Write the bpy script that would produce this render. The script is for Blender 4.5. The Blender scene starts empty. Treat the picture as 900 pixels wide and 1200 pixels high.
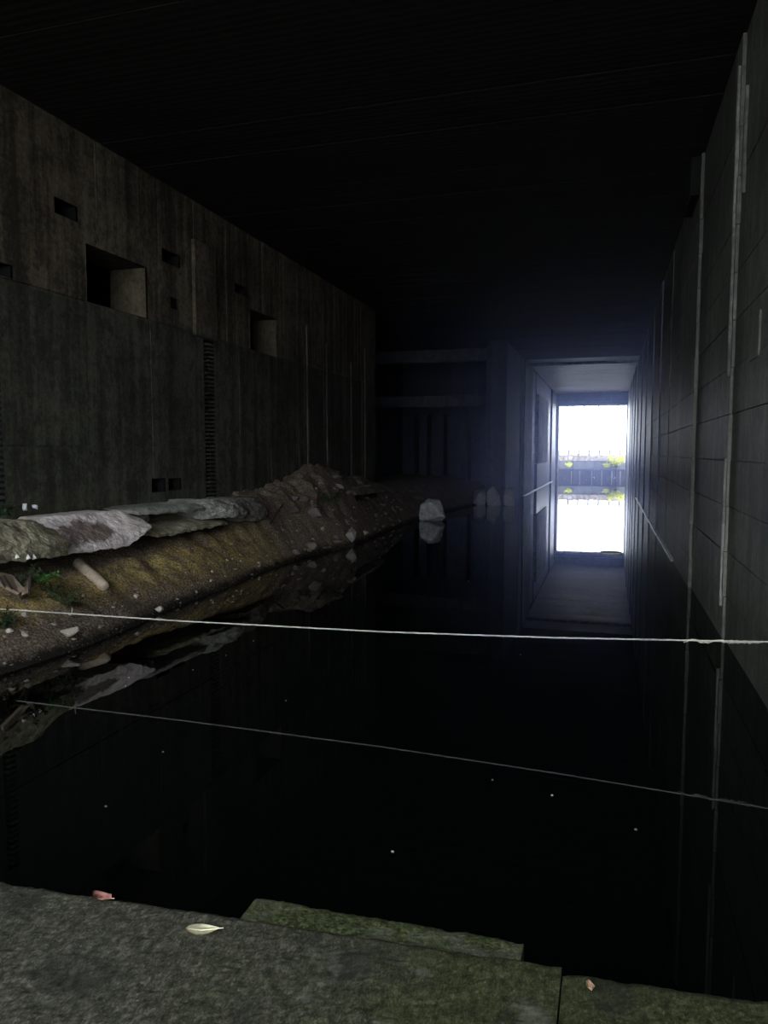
import bpy, bmesh, math, random
from mathutils import Vector, Matrix, noise as N

# ------------------------------------------------------------------ camera, sky, exposure
SC = bpy.context.scene
COL = SC.collection
W, H, F = 900, 1200, 870.0
CAM_Z = 3.5
a_, b_ = (714 - W / 2) / F, -(530 - H / 2) / F           # where the tunnel's axis vanishes
n_ = math.sqrt(1 + a_ * a_ + b_ * b_)
SP = a_ / n_; CP = math.sqrt(1 - SP * SP); ST = (b_ / n_) / CP; CT = math.sqrt(1 - ST * ST)
RIGHT = Vector((CP, SP, 0)); UP = Vector((-SP * ST, CP * ST, CT)); FWD = Vector((-SP * CT, CP * CT, -ST))
CAM = Vector((0, 0, CAM_Z))
cam_d = bpy.data.cameras.new('camera')
cam_d.sensor_fit = 'VERTICAL'; cam_d.sensor_height = 24.0; cam_d.lens = F / H * 24.0
cam_d.clip_start = 0.05; cam_d.clip_end = 500
cam = bpy.data.objects.new('camera', cam_d); COL.objects.link(cam)
m3 = Matrix((RIGHT, UP, -FWD)).transposed()
cam.matrix_world = Matrix.Translation(CAM) @ m3.to_4x4()
SC.camera = cam

SC.view_settings.view_transform = 'Standard'
SC.view_settings.look = 'None'
SC.view_settings.gamma = 1.0
SC.view_settings.use_curve_mapping = False
SC.view_settings.exposure = 0.0

world = bpy.data.worlds.new('overcast_sky'); SC.world = world
world.use_nodes = True
bg = world.node_tree.nodes['Background']
bg.inputs[0].default_value = (0.87, 0.935, 1.0, 1)
bg.inputs[1].default_value = 11.0
SC.cycles.max_bounces = 10
SC.cycles.diffuse_bounces = 6
SC.cycles.glossy_bounces = 5
SC.cycles.volume_bounces = 1

random.seed(7)
R = random.uniform
PI = math.pi

# ------------------------------------------------------------------ helpers
def ray(px, py):
    return RIGHT * ((px - W / 2) / F) + UP * (-(py - H / 2) / F) + FWD

def on(px, py, axis, val):
    r = ray(px, py); return CAM + r * ((val - CAM[axis]) / r[axis])

def link(name, me, mat, parent=None, loc=None):
    o = bpy.data.objects.new(name, me); COL.objects.link(o)
    if mat:
        me.materials.clear(); me.materials.append(mat)
    if parent is not None:
        o.parent = parent
    if loc is not None:
        o.location = loc
    return o

def obj(name, bm, mat, parent=None, loc=None, smooth=False):
    me = bpy.data.meshes.new(name)
    bmesh.ops.recalc_face_normals(bm, faces=bm.faces)
    if smooth:
        for f in bm.faces: f.smooth = True
    bm.to_mesh(me); bm.free()
    return link(name, me, mat, parent, loc)

def empty(name, loc=(0, 0, 0)):
    o = bpy.data.objects.new(name, None); COL.objects.link(o); o.location = loc; o.empty_display_size = 0.2
    return o

def tag(o, label=None, cat=None, group=None, kind=None):
    if label: o['label'] = label
    if cat: o['category'] = cat
    if group: o['group'] = group
    if kind: o['kind'] = kind
    return o

def box(bm, x0, x1, y0, y1, z0, z1):
    v = [bm.verts.new(p) for p in ((x0, y0, z0), (x1, y0, z0), (x1, y1, z0), (x0, y1, z0),
                                   (x0, y0, z1), (x1, y0, z1), (x1, y1, z1), (x0, y1, z1))]
    for q in ((3, 2, 1, 0), (4, 5, 6, 7), (0, 1, 5, 4), (1, 2, 6, 5), (2, 3, 7, 6), (3, 0, 4, 7)):
        bm.faces.new([v[i] for i in q])
    return v

def bevel_box(bm, x0, x1, y0, y1, z0, z1, r=0.01):
    v = box(bm, x0, x1, y0, y1, z0, z1)
    es = list({e for q in v for e in q.link_edges})
    bmesh.ops.bevel(bm, geom=es, offset=r, segments=1, affect='EDGES')

def tube(bm, pts, rad, seg=8, cap=True):
    pts = [Vector(p) for p in pts]
    rads = rad if isinstance(rad, (list, tuple)) else [rad] * len(pts)
    rings = []
    for i, p in enumerate(pts):
        d = (pts[min(i + 1, len(pts) - 1)] - pts[max(i - 1, 0)]).normalized()
        s = d.cross(Vector((0, 0, 1)))
        if s.length < 1e-3: s = Vector((1, 0, 0))
        s.normalize(); t = s.cross(d)
        rings.append([bm.verts.new(p + (s * math.cos(2 * PI * k / seg) + t * math.sin(2 * PI * k / seg)) * rads[i]) for k in range(seg)])
    for q, r2 in zip(rings, rings[1:]):
        for k in range(seg):
            bm.faces.new((q[k], q[(k + 1) % seg], r2[(k + 1) % seg], r2[k]))
    if cap:
        bm.faces.new(rings[0][::-1]); bm.faces.new(rings[-1])

def cells(u0, u1, v0, v1, holes):
    """the rectangle u0..u1 x v0..v1 cut into cells that leave the holes open"""
    us = sorted({u0, u1} | {min(max(h[k], u0), u1) for h in holes for k in (0, 1)})
    vs = sorted({v0, v1} | {min(max(h[k], v0), v1) for h in holes for k in (2, 3)})
    for a, b in zip(us, us[1:]):
        run = None
        for c, d in zip(vs, vs[1:]):
            mu, mv = (a + b) / 2, (c + d) / 2
            if any(h[0] < mu < h[1] and h[2] < mv < h[3] for h in holes):
                if run: yield (a, b) + run
                run = None
            else:
                run = (run[0], d) if run else (c, d)
        if run: yield (a, b) + run

# ------------------------------------------------------------------ materials
class Mat:
    def __init__(s, name):
        s.m = bpy.data.materials.new(name); s.m.use_nodes = True
        s.nt = s.m.node_tree; s.n = s.nt.nodes; s.l = s.nt.links
        s.b = s.n['Principled BSDF']
        s.co = s.n.new('ShaderNodeTexCoord').outputs['Object']
        s.h = None
    def map(s, scale, loc=(0, 0, 0)):
        k = s.n.new('ShaderNodeMapping'); k.inputs['Scale'].default_value = scale; k.inputs['Location'].default_value = loc
        s.l.new(s.co, k.inputs[0]); return k.outputs[0]
    def noise(s, scale, detail=4, vec=None, rough=0.55):
        k = s.n.new('ShaderNodeTexNoise'); k.inputs['Scale'].default_value = scale; k.inputs['Detail'].default_value = detail
        k.inputs['Roughness'].default_value = rough
        s.l.new(vec if vec is not None else s.co, k.inputs['Vector']); return k.outputs['Fac']
    def voro(s, scale, vec=None):
        k = s.n.new('ShaderNodeTexVoronoi'); k.inputs['Scale'].default_value = scale
        s.l.new(vec if vec is not None else s.co, k.inputs['Vector']); return k
    def ramp(s, fac, *stops):
        k = s.n.new('ShaderNodeValToRGB'); e = k.color_ramp.elements
        while len(e) < len(stops): e.new(0.5)
        for q, (p, c) in zip(e, stops):
            q.position = p; q.color = (c, c, c, 1) if isinstance(c, (int, float)) else tuple(c) + (1,)
        s.l.new(fac, k.inputs[0]); return k.outputs[0]
    def mix(s, fac, a, b, mode='MIX'):
        k = s.n.new('ShaderNodeMix'); k.data_type = 'RGBA'; k.blend_type = mode
        for sock, v in ((k.inputs[0], fac), (k.inputs[6], a), (k.inputs[7], b)):
            if isinstance(v, (int, float)): sock.default_value = v if sock.type == 'VALUE' else (v, v, v, 1)
            elif isinstance(v, tuple): sock.default_value = v + (1,)
            else: s.l.new(v, sock)
        return k.outputs[2]
    def math(s, op, a, b=None):
        k = s.n.new('ShaderNodeMath'); k.operation = op
        for i, v in enumerate((a, b)):
            if v is None: continue
            if isinstance(v, (int, float)): k.inputs[i].default_value = v
            else: s.l.new(v, k.inputs[i])
        return k.outputs[0]
    def sep(s, out='Z'):
        k = s.n.new('ShaderNodeSeparateXYZ'); s.l.new(s.co, k.inputs[0]); return k.outputs[out]
    def normal_z(s):
        g = s.n.new('ShaderNodeNewGeometry'); k = s.n.new('ShaderNodeSeparateXYZ'); s.l.new(g.outputs['True Normal'], k.inputs[0]); return k.outputs['Z']
    def bump(s, h, strength=0.5, dist=0.02):
        k = s.n.new('ShaderNodeBump'); k.inputs['Strength'].default_value = strength; k.inputs['Distance'].default_value = dist
        s.l.new(h, k.inputs['Height'])
        if s.h is not None: s.l.new(s.h, k.inputs['Normal'])
        s.h = k.outputs[0]; return s
    def done(s, col, rough=0.9, spec=0.3, **kw):
        if isinstance(col, tuple): s.b.inputs['Base Color'].default_value = col + (1,)
        else: s.l.new(col, s.b.inputs['Base Color'])
        if isinstance(rough, (int, float)): s.b.inputs['Roughness'].default_value = rough
        else: s.l.new(rough, s.b.inputs['Roughness'])
        s.b.inputs['Specular IOR Level'].default_value = spec
        for k, v in kw.items(): s.b.inputs[k].default_value = v
        if s.h is not None: s.l.new(s.h, s.b.inputs['Normal'])
        return s.m

def concrete(name, dark, mid, light, streak=1.0, boards=None, rough=0.85, spec=0.35, split=None):
    m = Mat(name)
    big = m.noise(0.35, 5)
    st = m.noise(1.0, 6, m.map((2.6, 2.6, 0.10)), 0.65)          # runs of damp, long in z
    fine = m.noise(9, 6, None, 0.7)
    k = m.math('ADD', m.math('MULTIPLY', big, 0.45), m.math('MULTIPLY', st, 0.55 * streak))
    k = m.math('ADD', k, m.math('MULTIPLY', m.math('SUBTRACT', fine, 0.5), 0.35))
    base = m.ramp(k, (0.41, dark), (0.50, mid), (0.60, light))
    if split:                                                   # the lift above the pour line is another, browner mix
        z0, d2, m2, l2 = split
        up = m.ramp(k, (0.41, d2), (0.50, m2), (0.60, l2))
        zz = m.math('ADD', m.sep('Z'), m.math('MULTIPLY', m.math('SUBTRACT', m.noise(1.3, 3), 0.5), 0.5))
        f = m.ramp(m.math('SUBTRACT', zz, z0 - 0.5), (0.45, 0.0), (0.55, 1.0))
        base = m.mix(f, base, up)
    drip = m.ramp(m.noise(1.0, 3, m.map((1.7, 1.7, 0.05), (4, 9, 2)), 0.6), (0.62, 0.0), (0.72, 1.0))
    base = m.mix(m.math('MULTIPLY', drip, 0.55 * streak), base, tuple(c * 0.35 for c in dark))
    pale = m.ramp(m.noise(1.0, 2, m.map((3.1, 3.1, 0.07), (1, 2, 7)), 0.5), (0.68, 0.0), (0.76, 1.0))
    base = m.mix(m.math('MULTIPLY', pale, 0.35 * streak), base, tuple(min(1, c * 1.7) for c in light))
    blot = m.noise(2.6, 8, m.map((1, 1, 0.8), (9, 2, 5)), 0.75)
    base = m.mix(m.ramp(blot, (0.42, 0.6), (0.52, 0.0)), base, tuple(c * 0.45 for c in dark))
    base = m.mix(m.ramp(m.noise(30, 4, m.map((1, 1, 1), (2, 2, 8)), 0.8), (0.56, 0.0), (0.66, 0.5)), base, light)
    pits = m.voro(22).outputs['Distance']
    base = m.mix(m.ramp(pits, (0.06, 0.5), (0.14, 0.0)), base, tuple(c * 0.3 for c in dark))
    m.bump(fine, 0.5, 0.02).bump(st, 0.35, 0.03)
    if boards:
        w = m.n.new('ShaderNodeTexWave'); w.wave_type = 'BANDS'; w.bands_direction = boards[0]
        w.inputs['Scale'].default_value = boards[1]; w.inputs['Distortion'].default_value = 1.2; w.inputs['Detail'].default_value = 2
        m.l.new(m.co, w.inputs['Vector']); m.bump(w.outputs['Fac'], 0.3, 0.02)
    return m.done(base, rough, spec)

M = {}
M['wall_left'] = concrete('stained_concrete_left', (0.0265, 0.0266, 0.0182), (0.0601, 0.0603, 0.0417), (0.1017, 0.1001, 0.0742), 1.0, None,
                          split=(7.05, (0.0347, 0.0267, 0.0172), (0.1042, 0.0826, 0.0538), (0.1868, 0.1550, 0.1087)))
M['wall_right'] = concrete('stained_concrete_right', (0.0430, 0.0465, 0.0363), (0.0903, 0.0965, 0.0760), (0.1419, 0.1491, 0.1197), 0.9, None, 0.6, 0.5)
M['pale_concrete'] = concrete('pale_dripped_concrete', (0.0738, 0.0722, 0.0615), (0.1394, 0.1353, 0.1189), (0.2214, 0.2173, 0.1927), 1.0)
M['reveal'] = concrete('ochre_reveal_concrete', (0.0720, 0.0592, 0.0360), (0.1280, 0.1080, 0.0680), (0.1680, 0.1440, 0.0960), 0.7)
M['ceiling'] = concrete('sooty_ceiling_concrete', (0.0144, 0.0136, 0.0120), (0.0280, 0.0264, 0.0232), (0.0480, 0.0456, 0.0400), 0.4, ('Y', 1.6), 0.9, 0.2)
M['channel'] = concrete('blue_cast_channel_concrete', (0.0323, 0.0399, 0.0612), (0.0561, 0.0680, 0.1037), (0.0867, 0.1054, 0.1547), 0.9, None, 0.5, 0.5)  # blue cast of the far glow is put into this concrete's colour
M['dark_void'] = Mat('recess_shade_concrete').done((0.012, 0.012, 0.012), 0.95, 0.1)  # near black: the shade inside recesses is put into the colour
M['bay'] = concrete('grey_bay_concrete', (0.0140, 0.0140, 0.0154), (0.0266, 0.0266, 0.0293), (0.0455, 0.0455, 0.0485), 0.9, None, 0.8, 0.3)

M['bay_beam'] = concrete('bay_beam_concrete', (0.0280, 0.0280, 0.0280), (0.0496, 0.0496, 0.0480), (0.0760, 0.0760, 0.0736), 0.9, None, 0.8, 0.3)
m = Mat('black_still_water')
M['water'] = m.done((0.002, 0.003, 0.003), 0.0, 0.5, IOR=1.333)

def dock_material():
    m = Mat('mossy_dock_concrete')
    sv = m.map((1, 0.55, 1)); f1 = m.noise(48, 8, sv, 0.8); f2 = m.noise(5, 5); f3 = m.noise(150, 5, sv, 0.8); f4 = m.noise(1.6, 4)
    k = m.math('ADD', m.math('MULTIPLY', f1, 0.6), m.math('MULTIPLY', f3, 0.4))
    grey = m.ramp(k, (0.40, (0.0109, 0.0108, 0.0072)), (0.50, (0.0389, 0.0381, 0.0270)), (0.62, (0.1244, 0.1197, 0.0889)))
    moss = m.ramp(k, (0.40, (0.0085, 0.0105, 0.0033)), (0.50, (0.0296, 0.0336, 0.0132)), (0.62, (0.0817, 0.0883, 0.0395)))
    x = m.math('ADD', m.math('MULTIPLY', m.sep('X'), 0.55), m.math('ADD', f4, m.math('MULTIPLY', f2, 0.6)))
    c = m.mix(m.ramp(x, (0.12, 0.0), (0.62, 1.0)), grey, moss)
    c = m.mix(m.ramp(f3, (0.60, 0.0), (0.72, 0.8)), c, (0.17, 0.17, 0.145))
    c = m.mix(m.ramp(f2, (0.33, 0.65), (0.47, 0.0)), c, (0.013, 0.0145, 0.010))
    c = m.mix(m.ramp(m.noise(3.3, 6, m.map((1, 1, 1), (5, 3, 0)), 0.7), (0.60, 0.0), (0.68, 0.40)), c, (0.13, 0.13, 0.11))
    m.bump(f1, 0.6, 0.006).bump(f3, 0.6, 0.003)
    return m.done(c, 0.95, 0.15)
M['dock'] = dock_material()

def moss_kerb():
    m = Mat('bright_moss_on_concrete')
    f1 = m.noise(60, 7, None, 0.75); f2 = m.noise(6, 4)
    c = m.ramp(f1, (0.38, (0.0124, 0.0170, 0.0052)), (0.5, (0.0407, 0.0510, 0.0194)), (0.63, (0.1017, 0.1148, 0.0524)))
    c = m.mix(m.ramp(f2, (0.52, 0.0), (0.62, 0.7)), c, (0.075, 0.077, 0.062))
    m.bump(f1, 1.0, 0.012)
    return m.done(c, 0.95, 0.1)
M['kerb'] = moss_kerb()

def soil():
    m = Mat('earth_with_yellow_moss')
    f1 = m.noise(3.0, 8, None, 0.7); f2 = m.noise(22, 6, None, 0.75); f3 = m.noise(0.7, 3)
    c = m.ramp(f2, (0.36, (0.0438, 0.0312, 0.0225)), (0.5, (0.1625, 0.1225, 0.0900)), (0.64, (0.4125, 0.3375, 0.2625)))
    ms = m.ramp(f2, (0.36, (0.1200, 0.0780, 0.0216)), (0.5, (0.4800, 0.3480, 0.1260)), (0.64, (0.7680, 0.6240, 0.3120)))
    x = m.sep('X')
    band = m.ramp(m.math('MULTIPLY', m.math('ABSOLUTE', m.math('ADD', x, 10.25)), 1.0), (0.25, 1.0), (0.75, 0.0))
    up = m.ramp(m.math('DIVIDE', m.sep('Y'), 40), (0.49, 1.0), (0.56, 0.0))
    mk = m.math('MULTIPLY', m.math('MULTIPLY', band, up), m.ramp(f1, (0.36, 0.0), (0.52, 1.0)))
    c = m.mix(mk, c, ms)
    pink = m.ramp(m.noise(1.9, 5, m.map((1, 1, 1), (7, 1, 3))), (0.52, 0.0), (0.62, 0.6))
    c = m.mix(pink, c, m.ramp(f2, (0.3, (0.06, 0.04, 0.03)), (0.7, (0.30, 0.22, 0.18))))
    wet = m.ramp(m.math('ADD', m.sep('Z'), m.math('MULTIPLY', m.math('SUBTRACT', f1, 0.5), 0.3)), (0.06, 1.0), (0.22, 0.0))   # the tide mark
    c = m.mix(wet, c, (0.016, 0.013, 0.010))
    peb = m.voro(14)
    c = m.mix(m.ramp(peb.outputs['Distance'], (0.10, 0.55), (0.24, 0.0)), c, (0.42, 0.36, 0.29))
    m.bump(f2, 1.0, 0.05).bump(peb.outputs['Distance'], 0.5, 0.03)
    return m.done(c, 0.95, 0.2)
M['soil'] = soil()

def slab_mat(name, dark, mid, light, patch, amount, dirt=(0.055, 0.045, 0.034), stain=None):
    m = Mat(name)
    f1 = m.noise(2.2, 8, None, 0.65); f2 = m.noise(14, 8, None, 0.75); f3 = m.noise(0.9, 4, m.map((1, 1, 1), (3, 8, 1)))
    k = m.math('ADD', m.math('MULTIPLY', f1, 0.6), m.math('MULTIPLY', f2, 0.4))
    c = m.ramp(k, (0.34, dark), (0.5, mid), (0.66, light))
    c = m.mix(m.ramp(f3, (0.55 - amount * 0.2, 0.0), (0.62, amount)), c, patch)
    if stain:                                               # one brown stain with an outline of its own
        y0, z0, ry, rz = stain
        a = m.math('POWER', m.math('DIVIDE', m.math('SUBTRACT', m.sep('Y'), y0), ry), 2.0)
        b = m.math('POWER', m.math('DIVIDE', m.math('SUBTRACT', m.sep('Z'), z0), rz), 2.0)
        e = m.math('ADD', m.math('ADD', a, b), m.math('MULTIPLY', m.math('SUBTRACT', f1, 0.5), 3.5))
        c = m.mix(m.ramp(e, (0.55, 0.9), (0.95, 0.0)), c, patch)
    cr = m.n.new('ShaderNodeTexVoronoi'); cr.feature = 'DISTANCE_TO_EDGE'; cr.inputs['Scale'].default_value = 1.7
    dv = m.n.new('ShaderNodeVectorMath'); dv.operation = 'ADD'
    nz = m.n.new('ShaderNodeTexNoise'); nz.inputs['Scale'].default_value = 3; nz.inputs['Detail'].default_value = 5
    m.l.new(m.co, nz.inputs['Vector']); m.l.new(m.co, dv.inputs[0]); m.l.new(nz.outputs['Color'], dv.inputs[1])
    m.l.new(dv.outputs[0], cr.inputs['Vector'])
    crack = m.ramp(cr.outputs['Distance'], (0.012, 1.0), (0.035, 0.0))
    c = m.mix(m.math('MULTIPLY', crack, 0.35), c, (0.02, 0.017, 0.014))
    top = m.math('MULTIPLY', m.ramp(m.normal_z(), (0.75, 0.0), (0.95, 1.0)), m.ramp(m.math('ADD', m.sep('X'), 11.95), (0.55, 1.0), (1.35, 0.0)))
    c = m.mix(m.math('MULTIPLY', top, 0.9), c, m.ramp(f2, (0.35, tuple(x * 0.6 for x in dirt)), (0.65, tuple(x * 1.8 for x in dirt))))
    m.bump(f2, 0.8, 0.03).bump(f1, 0.4, 0.06)
    return m.done(c, 0.92, 0.25)
M['olive'] = slab_mat('olive_lichened_concrete', (0.12, 0.105, 0.065), (0.29, 0.265, 0.175), (0.46, 0.43, 0.31), (0.12, 0.10, 0.08), 0.5)
M['pinkish'] = slab_mat('pale_pinkish_rock', (0.50, 0.43, 0.405), (0.70, 0.62, 0.59), (0.80, 0.73, 0.70), (0.17, 0.12, 0.10), 0.0, stain=(-0.45, 0.38, 0.85, 0.30))
M['greyslab'] = slab_mat('grey_broken_concrete', (0.14, 0.14, 0.12), (0.30, 0.30, 0.26), (0.48, 0.48, 0.43), (0.14, 0.13, 0.11), 0.5)
M['darkslab'] = slab_mat('dark_earthy_concrete', (0.07, 0.06, 0.05), (0.14, 0.125, 0.105), (0.22, 0.20, 0.17), (0.08, 0.07, 0.06), 0.6)

def plain(name, col, var=0.35, scale=12, rough=0.8, spec=0.3, bump=0.4):
    m = Mat(name); f = m.noise(scale, 5, None, 0.65)
    c = m.ramp(f, (0.3, tuple(x * (1 - var) for x in col)), (0.7, tuple(min(1, x * (1 + var)) for x in col)))
    m.bump(f, bump, 0.01)
    return m.done(c, rough, spec)
M['stone_pale'] = plain('pale_stone', (0.42, 0.38, 0.32))
M['stone_grey'] = plain('grey_stone', (0.22, 0.205, 0.18))
M['stone_brown'] = plain('brown_stone', (0.17, 0.13, 0.10))
M['stone_dark'] = plain('dark_dusty_stone', (0.11, 0.10, 0.088))
M['boulder'] = plain('pale_boulder_rock', (0.27, 0.265, 0.25), 0.5, 4)
M['wood_pale'] = plain('bleached_wood', (0.50, 0.41, 0.30), 0.3, 8)
M['board'] = plain('weathered_pinkish_board', (0.42, 0.32, 0.24), 0.3, 6)
M['rust'] = plain('dark_rusted_steel', (0.035, 0.025, 0.02), 0.5, 30)
M['rope'] = plain('pale_nylon_rope', (0.52, 0.50, 0.43), 0.25, 40, 0.8, 0.3, 0.2)
M['white'] = plain('dirty_white_paper', (0.70, 0.72, 0.72), 0.12, 10)
M['hoop'] = plain('pale_gloss', (0.62, 0.64, 0.66), 0.2, 10, 0.4, 0.5)
M['fern'] = plain('bright_fern_green', (0.10, 0.26, 0.06), 0.4, 20, 0.6)
M['bush'] = plain('dull_shrub_green', (0.055, 0.085, 0.03), 0.5, 20, 0.7)
M['darkbush'] = plain('dark_shrub_green', (0.022, 0.045, 0.018), 0.5, 20, 0.7)
M['yellowleaf'] = plain('yellow_green_leaves', (0.70, 0.72, 0.05), 0.3, 5, 0.6)
M['stem'] = plain('brown_stem', (0.06, 0.045, 0.025), 0.3)
M['leaf_cream'] = plain('cream_dry_leaf', (0.72, 0.68, 0.47), 0.12, 30, 0.6)
M['leaf_pink'] = plain('pinkish_brown_leaf', (0.42, 0.20, 0.16), 0.25, 40, 0.7)
M['leaf_tan'] = plain('tan_leaf', (0.55, 0.36, 0.24), 0.2, 40, 0.7)
M['speck'] = plain('whitish_floating_petal', (0.75, 0.76, 0.72), 0.1, 10)
M['quay'] = plain('grey_quay_concrete', (0.1564, 0.1613, 0.1564), 0.35, 1.4)
M['quaydark'] = plain('dark_wet_quay_stone', (0.0425, 0.0399, 0.0442), 0.5, 1.6)
M['coping'] = plain('sandy_gravel_coping', (0.4162, 0.3584, 0.3006), 0.6, 3.0)
M['fence'] = plain('grey_steel_post', (0.16, 0.15, 0.14), 0.3, 4)
M['yard'] = plain('grey_yard_concrete', (0.16, 0.155, 0.145), 0.25, 0.6)
M['plaster'] = plain('white_lime_drip', (0.75, 0.74, 0.70), 0.1, 20)

# ------------------------------------------------------------------ the shell
XL, XR, ZC = -11.9, 2.15, 10.9
CHL = -6.6                                                 # left side of the far channel
YF, YB, YE = -7.0, 50.0, 98.0                              # mouth, bay front, far opening

# left wall: recesses in it, as (y0, y1, z0, z1, depth)
NICHE = [(15.10, 17.52, 7.06, 8.40, 1.15), (23.46, 25.66, 7.02, 8.40, 1.0)]
HOLES = [(14.10, 14.85, 8.80, 9.15, 0.5), (18.25, 19.15, 8.75, 9.10, 0.5), (18.62, 18.93, 7.55, 7.85, 0.3), (12.0, 12.80, 7.08, 7.34, 0.4),
         (22.40, 23.25, 8.75, 9.05, 0.4), (17.50, 18.15, 2.40, 2.78, 0.5), (18.30, 18.95, 2.42, 2.76, 0.5)]
SLOTS = [(12.02, 12.36, 2.0, 5.3, 0.22), (20.36, 20.95, 2.0, 6.93, 0.22)]
ALL = NICHE + HOLES + SLOTS
CUT = [h[:4] for h in ALL]

bm = bmesh.new()
for y0, y1, z0, z1 in cells(YF, 37.8, -1.0, ZC, CUT):
    bm.faces.new([bm.verts.new(p) for p in ((XL - .05, y0, z0), (XL - .05, y1, z0), (XL - .05, y1, z1), (XL - .05, y0, z1))])
box(bm, -16.0, XL - .06, 37.4, 37.8, -1, ZC)               # the wall's end, turning into the bay
wall_left = tag(obj('wall_left', bm, M['wall_left']), 'tall stained concrete wall with niches on the left of the basin', kind='structure')

def recess(name, h, mat, back=True):
    y0, y1, z0, z1, d = h
    bm = bmesh.new(); x0, x1 = XL + 0.005, XL - d
    P = lambda x, y, z: bm.verts.new((x, y, z))
    for q in (((x0, y0, z0), (x0, y1, z0), (x1, y1, z0), (x1, y0, z0)), ((x0, y0, z1), (x0, y1, z1), (x1, y1, z1), (x1, y0, z1)),
              ((x0, y0, z0), (x0, y0, z1), (x1, y0, z1), (x1, y0, z0)), ((x0, y1, z0), (x0, y1, z1), (x1, y1, z1), (x1, y1, z0))):
        bm.faces.new([P(*p) for p in q])
    if back:
        bm.faces.new([P(*p) for p in ((x1, y0, z0), (x1, y1, z0), (x1, y1, z1), (x1, y0, z1))])
    return obj(name, bm, mat, wall_left)
for h in NICHE:
    recess('niche_reveal', h, M['reveal'], False)
    y0, y1, z0, z1, d = h
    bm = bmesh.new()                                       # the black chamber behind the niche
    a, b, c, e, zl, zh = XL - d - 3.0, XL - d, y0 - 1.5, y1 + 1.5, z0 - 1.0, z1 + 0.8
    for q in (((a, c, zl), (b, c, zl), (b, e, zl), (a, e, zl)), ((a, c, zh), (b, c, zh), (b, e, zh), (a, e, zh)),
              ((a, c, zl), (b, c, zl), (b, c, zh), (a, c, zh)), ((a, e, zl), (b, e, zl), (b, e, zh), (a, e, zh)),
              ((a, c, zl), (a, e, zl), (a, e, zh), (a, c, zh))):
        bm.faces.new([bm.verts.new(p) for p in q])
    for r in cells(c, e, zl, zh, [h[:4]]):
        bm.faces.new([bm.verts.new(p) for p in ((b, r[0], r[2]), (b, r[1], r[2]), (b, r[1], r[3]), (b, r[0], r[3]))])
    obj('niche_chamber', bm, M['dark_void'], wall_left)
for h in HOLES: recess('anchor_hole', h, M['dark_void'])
for h in SLOTS:
    recess('ladder_slot', h, M['dark_void'])
    y0, y1, z0, z1, d = h
    bm = bmesh.new()
    n = int((z1 - z0) / 0.125)
    for k in range(n):
        z = z0 + 0.04 + k * 0.125
        box(bm, XL - d, XL + 0.01, y0 + (y1 - y0) * 0.42, y1 - 0.01, z, z + 0.062)
    tag(obj('slot_teeth', bm, M['wall_left'], wall_left), kind='stuff')

def left_panel(name, y0, y1, z0, z1, proud):
    bm = bmesh.new(); k = 0
    for c in cells(y0, y1, z0, z1, CUT):
        box(bm, XL - .05, XL + proud, *c); k += 1
    if k: obj(name, bm, M['wall_left'], wall_left)
    else: bm.free()
ys = [YF, 3.0, 7.5, 10.0, 12.36, 15.02, 17.6, 20.36, 22.6, 25.0, 27.6, 30.3, 33.0, 35.5, 37.8]
for a, b in zip(ys, ys[1:]):
    for z0, z1 in ((-1.0, 3.62), (3.65, 7.03)):
        left_panel('concrete_panel', a + .012, b - .012, z0, z1, R(0.0, 0.014))
y = YF
while y < 37.7:
    w = R(0.42, 0.62); y2 = min(y + w, 37.8)
    left_panel('formwork_board', y + .006, y2 - .006, 7.06, ZC, R(-0.006, 0.008)); y = y2
# the hanging pilaster above the toothed slot
bm = bmesh.new(); bevel_box(bm, XL, XL + 0.12, 19.75, 21.0, 6.95, 9.75, 0.03)
obj('pilaster', bm, M['wall_left'], wall_left)
for yy in (28.4, 30.6, 33.8, 35.9):
    bm = bmesh.new(); bevel_box(bm, XL, XL + 0.06, yy, yy + 0.45, 2.0, R(7.5, 9.0), 0.02)
    obj('pilaster', bm, M['wall_left'], wall_left)

# right wall
bm = bmesh.new(); box(bm, XR + 0.05, XR + 1.0, YF, YE + 2, -1, ZC)
wall_right = tag(obj('wall_right', bm, M['wall_right']), 'long board marked concrete wall rising out of the water on the right', kind='structure')
cols = [YF, 3, 7, 10.9, 15.0, 20.5, 25.2, 29.4, 29.75, 35, 41, 48, 55, 62, 69, 76, 83, 90, YE]
for i, (a, b) in enumerate(zip(cols, cols[1:])):
    if b - a < 0.5: continue                               # a dark open joint
    step = {3: 0.0, 4: 0.05, 5: 0.12}.get(i, 0.02 if i < 6 else 0.06)
    z = -1.0; rows = [-1.0, 0.8, 1.65, 2.5, 3.35, 4.2, 5.05, 5.9, 6.75, 7.6, 8.45, 9.3, ZC]
    if i > 9: rows = [-1.0, 2.5, 5.05, 7.6, ZC]
    for z0, z1 in zip(rows, rows[1:]):
        bm = bmesh.new(); p = step + R(-0.012, 0.012)
        box(bm, XR - p, XR + 0.06, a + .012, b - .012, z0 + .008, z1 - .008)
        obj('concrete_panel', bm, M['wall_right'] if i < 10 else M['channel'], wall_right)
def rib(name, y0, y1, z0, z1, d, mat):
    bm = bmesh.new(); bevel_box(bm, XR - d, XR + 0.02, y0, y1, z0, z1, 0.012); return obj(name, bm, mat, wall_right)
tag(rib('drain_pipe', 15.12, 15.24, 4.9, 10.4, 0.10, M['pale_concrete']), 'pale upper length of vertical rib')
rib('rib', 15.12, 15.24, 0.6, 3.4, 0.09, M['pale_concrete'])
rib('rib', 15.36, 15.70, -0.5, 10.9, 0.02, M['bay'])
rib('rib', 14.55, 14.62, 8.0, 9.8, 0.05, M['pale_concrete'])
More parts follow.
